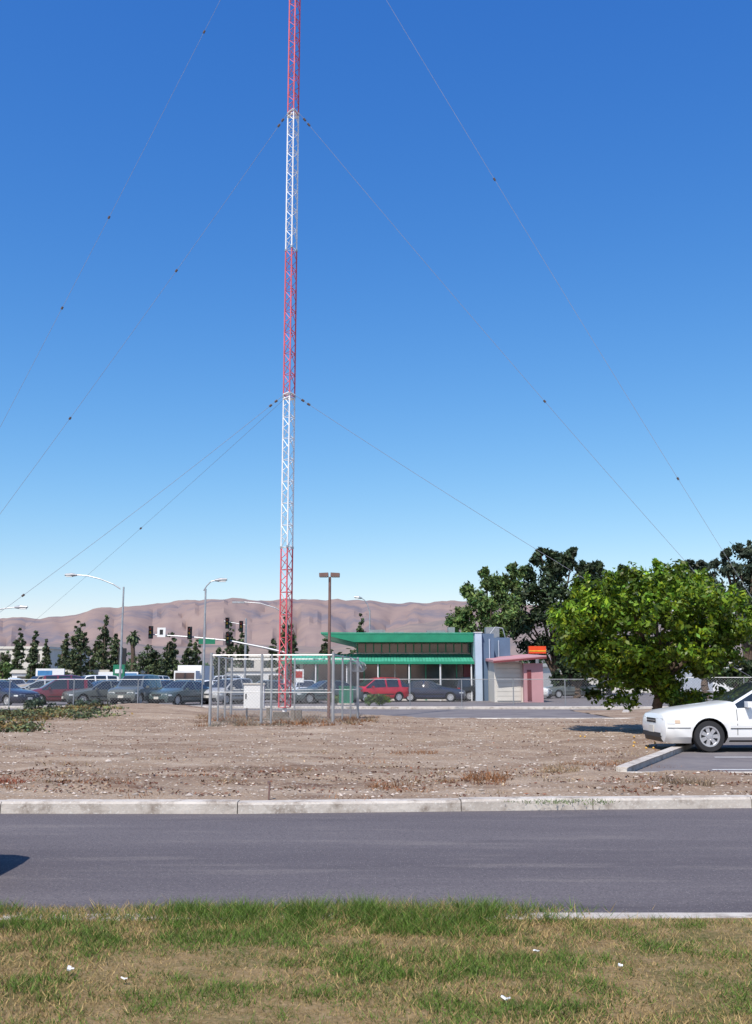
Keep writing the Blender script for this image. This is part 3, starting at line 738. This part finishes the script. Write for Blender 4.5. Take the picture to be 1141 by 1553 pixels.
def f(b):
    x0,x1=X(754,d),X(790,d)
    for i in range(8): b.bx(x0,x1,d+.14,d+.197,.1+i*.3,.1+i*.3+.28,M_offw)
    b.bx(X(798,d),X(804,d),d-.44,d-.403,.1,2.1,M_maroon)
part('roller_door',f)
b=MB(); d=84; b.bx(X(803,d),X(829,d),d,d+.5,Z(991,d),Z(980,d),M_orange); b.bx(X(803,d),X(829,d),d-.02,d-.003,Z(988,d),Z(986.5,d),M_yellow); b.tube((X(816,d),d+.25,0),(X(816,d),d+.25,Z(981,d)),.15,.15,M_galv2,8)
b.obj('orange_sign')
def wb(name,p0,p1,yt,d,mat,dep=15,rows=1):
    b=MB(); x0,x1=X(p0,d),X(p1,d); zt=Z(yt,d); b.bx(x0,x1,d,d+dep,0,zt,mat); b.bx(x0-.2,x1+.2,d-.2,d+dep+.2,zt+.003,zt+.4,M_offw)
    k=max(3,int((x1-x0)/4))
    for r in range(rows):
        for i in range(k):
            x=x0+(x1-x0)*(i+.5)/k; zc=zt*(r+.5)/rows+.1; b.bx(x-1.1,x+1.1,d-.06,d-.003,zc-.6,zc+.6,M_win)
    b.obj(name)
wb('warehouse_building',-60,72,984,170,M_offw,25,2)
wb('low_white_building',10,262,1021,120,M_white)
wb('office_building',322,428,997,165,M_offw,20,2)
wb('shop_building',330,440,1018,125,M_white)
wb('shop_building',850,1000,1010,110,M_offw)
wb('shop_building',-400,-70,1012,130,M_offw)
wb('shop_building',1080,1500,1008,120,M_white)

def hills(name,R0,R1,prof,mat,seed,am=1):
    na,nr=420,60; vs=[];fs=[]
    for i in range(na):
        th=math.radians(-48+96*i/(na-1)); px=570.5+F*math.tan(th)*1.013
        top=float(np.interp(px,[p[0] for p in prof],[p[1] for p in prof]))
        zt=Z(top,R1*math.cos(th)*.97)
        for j in range(nr):
            s=j/(nr-1); r=R0+(R1-R0)*s; x=r*math.sin(th); y=r*math.cos(th)
            base_=math.sin(min(1,s/.93)*math.pi/2)**1.1
            u=th*20+seed; v=s*1.5
            spur=noise.fractal((u,v*.8,seed),1.0,2.0,4)
            gul=abs(noise.noise((u*2.0+spur*.5,v*.9+3,seed)))
            gul2=abs(noise.noise((u*5.0+spur,v*1.8+9,seed)))
            fl=min(1,s*5)*max(0,1-s/.9)**.75
            z=zt*(base_ + am*fl*(.17*spur) - am*fl*.11*(1-min(1,gul*2.2))**2 - am*fl*.035*(1-min(1,gul2*2.2))**2)
            z+=zt*.006*noise.noise((th*90,s*5,1))*min(1,s*3)
            if s>.95: z*=1-.3*(s-.95)/.05
            vs.append((x,y,z-4 if s>0 else -8))
    for i in range(na-1):
        for j in range(nr-1): fs.append((i*nr+j,(i+1)*nr+j,(i+1)*nr+j+1,i*nr+j+1))
    b=MB(); b.add(vs,fs,mat,True); b.obj(name)
def hillmat(name,a,c,dk):
    m,n,b=nt(name); b.inputs['Roughness'].default_value=1; b.inputs['Specular IOR Level'].default_value=0
    tc=n.nodes.new('ShaderNodeTexCoord'); no=n.nodes.new('ShaderNodeTexNoise'); no.inputs['Scale'].default_value=.0040; no.inputs['Detail'].default_value=10; no.inputs['Roughness'].default_value=.62
    n.links.new(tc.outputs['Object'],no.inputs['Vector']); r=n.nodes.new('ShaderNodeValToRGB'); n.links.new(no.outputs['Fac'],r.inputs['Fac'])
    e=r.color_ramp.elements; e[0].position=.36; e[0].color=list(dk)+[1]; e[1].position=.68; e[1].color=list(c)+[1]; q=e.new(.50); q.color=list(a)+[1]
    n.links.new(r.outputs['Color'],b.inputs['Base Color']); return m
hm=hillmat('hazy_hill_grass',(.275,.205,.188),(.315,.235,.205),(.185,.165,.185))  # dry grass with mauve distance haze mixed into the colour
hm2=hillmat('hazy_hill_grass_near',(.235,.19,.178),(.31,.24,.20),(.15,.145,.155))  # foothill grass, bluish haze likewise painted into its tones
hills('hills',2600,5200,[(-900,928),(-300,932),(0,940),(60,940),(110,934),(150,926),(190,923),(230,917),(330,911),(420,913),(560,913),(600,918),(640,918),(690,913),(900,925),(1141,935),(1900,930)],hm,11,.85)
hills('foothills',1900,3000,[(-900,975),(0,985),(80,975),(150,968),(260,980),(380,975),(500,980),(560,965),(620,947),(690,936),(800,935),(1141,945),(1900,955)],hm2,4,.85)

def trunk(b,base,top,r0,r1,mat=M_bark,k=6,wob=.08):
    pts=[]; base=Vector(base);top=Vector(top)
    for i in range(k+1):
        p=base.lerp(top,i/k) 
        if 0<i<k: p+=Vector((random.uniform(-wob,wob),random.uniform(-wob,wob),0))
        pts.append(p)
    b.path(pts,r0,r1,mat,10); return pts
def tree(name,x,y,z0,trunkh,r,blobs,per,size,mat,limbs=10,shell=.4,aspect=.5,jit=.25,colfn=None,fuzz=.18):
    E_=empty(name,(0,0,0)); b=MB(); pts=trunk(b,(x,y,z0-.1),(x,y,z0+trunkh),r,r*.6)
    bl=random.sample(blobs,min(limbs,len(blobs)))
    for q in bl:
        s=pts[random.choice([-1,-2,-3])]; e=Vector(q[:3]); m=s.lerp(e,.5)+Vector((0,0,.1*(e-s).length)); b.path([s,m,e],r*.4,r*.1,M_bark,7)
    b.obj('trunk',parent=E_)
    q,c=leaves(blobs,per,size,shell,aspect,.3,jit,colfn,fuzz); npmesh('crown',q,4,mat,c,parent=E_)
M_cit=leafmat('citrus_leaf',(.120,.200,.020),.32,.42)
M_dk=leafmat('dark_foliage',(.036,.058,.024),.18)
M_md=leafmat('mid_foliage',(.13,.195,.06),.3)
M_con=leafmat('conifer_foliage',(.075,.10,.045),.2)
M_gg=leafmat('grey_green_foliage',(.055,.078,.048),.2)
d=27.3; cx=X(985,d,950)
bl=[]
for i in range(430):
    v=Vector((random.gauss(0,1),random.gauss(0,1),random.gauss(0,1))).normalized()
    k=.35+.65*random.random()**.45
    lx=2.62*(1+.10*noise.noise(v*2.4+Vector((3,3,3)))) 
    zc=v.z*(1.62 if v.z>0 else 1.55)*k+2.85
    zc+=.28*noise.noise(v*3.4)
    if zc<1.05: continue
    r=random.uniform(.2,.38); bl.append((cx+v.x*lx*k,d+v.y*2.3*k,zc,r*1.1,r*1.1,r*.8))
for i in range(55):
    v=Vector((random.gauss(0,1),random.gauss(0,1),abs(random.gauss(0,.8)))).normalized(); k=random.uniform(1,1.07); bl.append((cx+v.x*2.62*k,d+v.y*2.4,2.85+v.z*1.78*k,.10,.10,.20))
for i in range(22): bl.append((cx+random.uniform(-1.7,1.7),d+random.uniform(-.8,.8),random.uniform(.95,1.3),.28,.25,.22))
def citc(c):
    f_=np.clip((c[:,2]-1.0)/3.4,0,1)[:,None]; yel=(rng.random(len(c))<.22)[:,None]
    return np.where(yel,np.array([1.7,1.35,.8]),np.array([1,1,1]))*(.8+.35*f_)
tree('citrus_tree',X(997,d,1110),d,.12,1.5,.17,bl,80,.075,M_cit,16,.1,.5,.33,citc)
b=MB(); M_orf=pm('orange_fruit',(.60,.34,.06),.5)
for i in range(12):
    x,y=G(random.uniform(880,1000),random.uniform(1116,1138),.15) 
    if inpad(x,y): continue
    r=.025; b.lathe([(0.0001,r),(r*.7,r*.7),(r,0),(r*.7,-r*.7),(.0001,-r)],M_orf,Matrix.Translation((x,y,lotz(x,y)+r*.8)),8)
b.obj('fallen_oranges')
def bigtree(name,xs_,d,mat,per=110,size=.28,dens=1,jit=.3,th=2):
    bl=[]
    for px,py,rp in xs_:
        r=rp/F*d; c=P(px,py,d)
        for i in range(int(16*dens)):
            v=Vector((random.gauss(0,1),random.gauss(0,1),random.gauss(0,1))).normalized(); k=.15+.75*random.random()
            rr=r*random.uniform(.20,.44); bl.append((c[0]+v.x*r*k,c[1]+v.y*r*k*1.1,c[2]+v.z*r*k,rr,rr,rr*.95))
    x=X(np.mean([q[0] for q in xs_]),d)
    tree(name,x,d,0,th,.35,bl,per,size,mat,14,.05,.45,jit,None,.55)
bigtree('pine_tree',[(838,862,26),(815,850,12),(860,850,16),(835,900,40),(860,930,40),(815,935,34),(850,975,36),(890,880,24),(895,925,34),(800,900,24),(880,965,34),(838,842,12),(902,862,14),(790,950,22),(810,985,24),(800,870,14),(868,838,8),(820,838,7)],88,M_dk,115,.20)
bigtree('pine_tree',[(925,885,18),(943,862,6),(915,905,24),(940,905,20),(925,945,30),(950,940,22),(930,980,30),(905,858,9),(945,878,8),(900,1000,24),(885,862,14),(905,880,18)],94,M_dk,110,.20)
bigtree('broadleaf_tree',[(745,885,22),(735,868,9),(760,905,30),(725,915,26),(700,935,22),(740,940,32),(770,930,24),(775,880,18),(690,948,12),(778,862,8),(712,898,14),(760,960,26),(790,870,10),(715,955,18)],84,M_md,115,.17,jit=.35)
bigtree('eucalyptus_tree',[(1130,835,16),(1110,860,20),(1135,875,24),(1140,910,30),(1115,900,18),(1150,850,22),(1125,950,30),(1155,960,34),(1165,900,34),(1100,840,8),(1175,860,20)],72,M_gg,80,.16)
bigtree('eucalyptus_tree',[(1062,860,14),(1075,880,18),(1050,875,12),(1085,905,24),(1060,920,28),(1090,950,30),(1055,965,28),(1045,855,7),(1085,855,7),(1070,1000,26)],78,M_gg,80,.16)
bigtree('broadleaf_tree',[(10,1015,10),(2,1030,12),(-10,1020,14)],70,M_md,60,.15,th=1)
bigtree('broadleaf_tree',[(860,1010,14),(880,1020,16),(905,1010,18),(850,1030,14)],80,M_dk,80,.2,th=1)
bigtree('broadleaf_tree',[(1130,1015,16),(1110,1025,16),(1150,1020,20),(1085,1025,14)],70,M_dk,80,.2,th=1)
def conifer(px,ytop,wpx,d,mat=M_con,ragged=.35,name='conifer_tree'):
    x=X(px,d); zt=Z(ytop,d); rw=wpx/F*d/2; z0=.8; bl=[]
    n_=30; ex_=random.choice([.45,.55,.75]); lean=random.uniform(-.4,.4)
    for i in range(n_):
        t=(i+.5)/n_; z=z0+(zt-z0)*t; rr=rw*(1-t)**ex_*(1+ragged*random.gauss(0,1))*min(1,.5+t*3)+.1; k=4 if t<.8 else 1
        for q in range(k):
            a=random.random()*6.28; o=rr*random.uniform(.3,.95); s=max(.18,rw*random.uniform(.2,.38)*(1-t*.5)); bl.append((x+lean*t+math.cos(a)*o,d+math.sin(a)*o,z+random.uniform(-.2,.2),s,s,s*.8))
    tree(name,x,d,0,zt*.85,.18,bl,40,.17,mat,4,.1,.5,.35,None,.4)
for a in [(27,955,26,130),(50,957,24,120),(72,970,22,140),(95,960,26,125),(122,941,42,118),(143,965,28,128),(156,932,26,122),(178,962,30,118),(226,982,60,112),(256,962,34,115),(284,972,30,118),(298,970,22,130),(345,942,20,150),(368,955,32,128),(436,930,28,120),(446,945,26,130),(545,932,26,120),(330,985,34,120),(8,990,28,130),(108,985,30,126),(490,968,26,110),(415,968,20,140)]:
    conifer(*a)
E_=empty('palm_tree'); d=118; x=X(201,d); zt=Z(965,d); b=MB(); trunk(b,(x,d,0),(x,d,zt),.3,.22); b.obj('trunk',parent=E_)
V=[]
for i in range(60):
    a=random.random()*6.28; el=random.uniform(-1.0,1.2); L_=random.uniform(.9,1.4); p=Vector((x,d,zt))
    for k in range(8):
        t=k/8; dr=Vector((math.cos(a)*math.cos(el-t*1.3),math.sin(a)*math.cos(el-t*1.3),math.sin(el-t*1.3))); q=p+dr*L_/8; s=Vector((-math.sin(a),math.cos(a),0))*.22*(1-t*.6)
        V+=[p-s,p+s,q+s*.8,q-s*.8]; p=q
V=np.array([tuple(v) for v in V]); npmesh('fronds',V,4,M_con,np.ones((len(V)//4,3))*1.3*(.7+.6*rng.random((len(V)//4,1))),parent=E_)
def shrub(px,py,r,h,mat,name='shrub'):
    x,y=G(px,py,0); bl=[(x+random.uniform(-r,r),y+random.uniform(-r,r),random.uniform(.2,h),.25,.25,.22) for _ in range(14)]
    q,c=leaves(bl,50,.07,.2,.5,.3,.3); npmesh(name,q,4,mat,c)
for p in ((568,1071,.4,.6,M_md),(582,1070,.3,.5,M_cit),(130,1082,.5,.5,M_gg),(60,1080,.6,.6,M_gg),(508,1068,.3,.4,M_md)): shrub(*p)
bl=[]
for i in range(300):
    px=random.uniform(-500,1700); d=random.uniform(180,260); r=random.uniform(1.6,3.4) 
    bl.append((X(px,d),d,random.uniform(1,4.2),r,r,r*.8))
q,c=leaves(bl,70,.5,.3,.6,.3,.3,None,.4); npmesh('distant_trees',q,4,M_dk,c*1.8)
